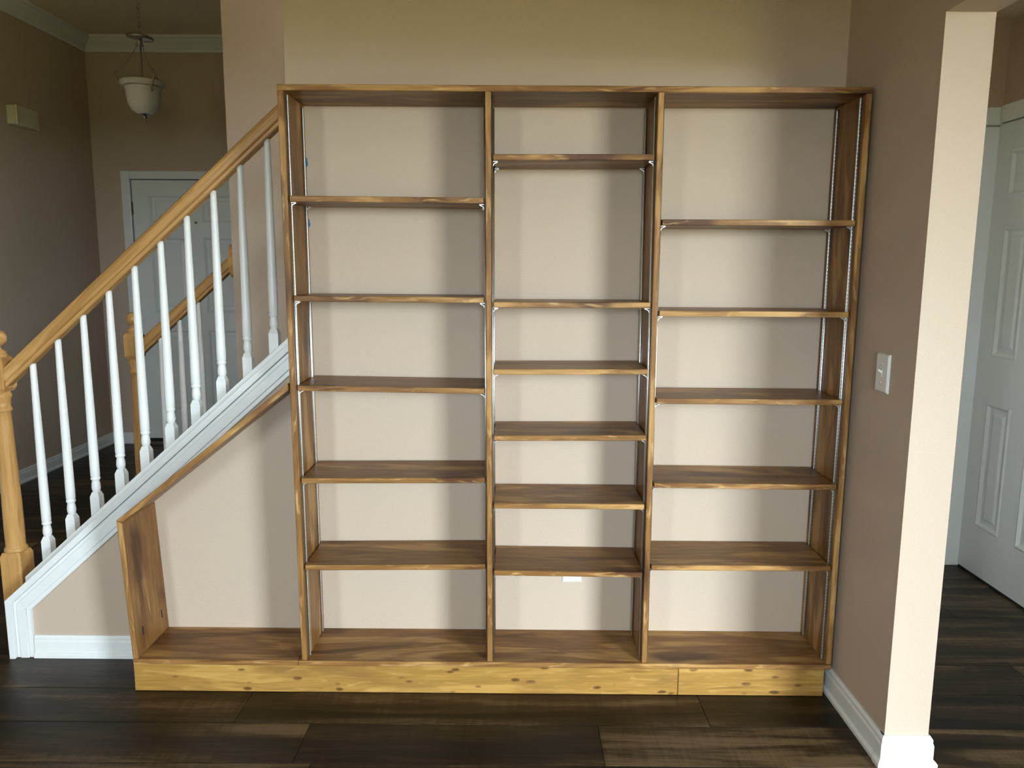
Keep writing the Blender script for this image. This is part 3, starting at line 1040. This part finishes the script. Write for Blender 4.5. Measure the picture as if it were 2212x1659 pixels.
tube(bm, [(LX + 0.1085 * math.cos(a), LY + 0.1085 * math.sin(a), 2.597) for a in [2 * math.pi * k / 36 for k in range(36)]], 0.004, 8, True)
link('rim_ring', bm, 'nickel', pl)
bm = bmesh.new()
pr = [(.0, 2.922), (.012, 2.921), (.030, 2.914), (.055, 2.905), (.073, 2.898), (.079, 2.890), (.076, 2.882), (.060, 2.878), (.030, 2.874), (.016, 2.866), (.014, 2.852), (.018, 2.846), (.012, 2.838), (0, 2.836)]
lathe(bm, pr, LX, LY, 32)
bmesh.ops.rotate(bm, verts=bm.verts, cent=(LX, LY, 2.89), matrix=Matrix.Rotation(math.radians(7), 3, 'Y'))
link('canopy_disc', bm, 'nickel', pl)
for k in range(3):
    a = math.radians(200 + 120 * k)
    ca, sa = math.cos(a), math.sin(a)
    bm = bmesh.new()
    pts = []
    for r_, z in ((.122, 2.570), (.116, 2.560), (.108, 2.566), (.106, 2.578), (.112, 2.590), (.122, 2.600), (.136, 2.622), (.148, 2.645), (.155, 2.668), (.150, 2.682), (.140, 2.684), (.136, 2.676)):
        pts.append((LX + ca * r_, LY + sa * r_, z))
    tube(bm, pts, 0.0045, 8)
    arm = link('scroll_arm', bm, 'nickel', pl)
    bm = bmesh.new()
    tube(bm, [(LX + ca * r_, LY + sa * r_, z) for r_, z in ((.136, 2.676), (.09, 2.73), (.05, 2.785), (.018, 2.845))], 0.0017, 6)
    link('support_wire', bm, 'nickel', arm)
    bm = bmesh.new()
    tube(bm, [(LX + ca * r_, LY + sa * r_, z) for r_, z in ((.010, 2.848), (.020, 2.838), (.026, 2.846), (.030, 2.852))], 0.003, 6)
    link('hook', bm, 'nickel', arm)
bm = bmesh.new()
z = 2.92
k = 0
while z < CEIL - 0.02:
    ring = []
    for q in range(12):
        a = 2 * math.pi * q / 12
        u, v = 0.0075 * math.cos(a), 0.0175 * math.sin(a)
        ring.append((LX + (u if k % 2 else u * 0.3), LY + (u * 0.3 if k % 2 else u), z + 0.0165 + v))
    tube(bm, ring, 0.0019, 6, True)
    z += 0.0265
    k += 1
chn = link('chain', bm, 'nickel', pl)
bm = bmesh.new()
lathe(bm, [(0.06, CEIL - 0.001), (0.06, CEIL - 0.012), (0.03, CEIL - 0.028), (0.0, CEIL - 0.030)], LX, LY, 24)
link('ceiling_canopy', bm, 'nickel', pl)
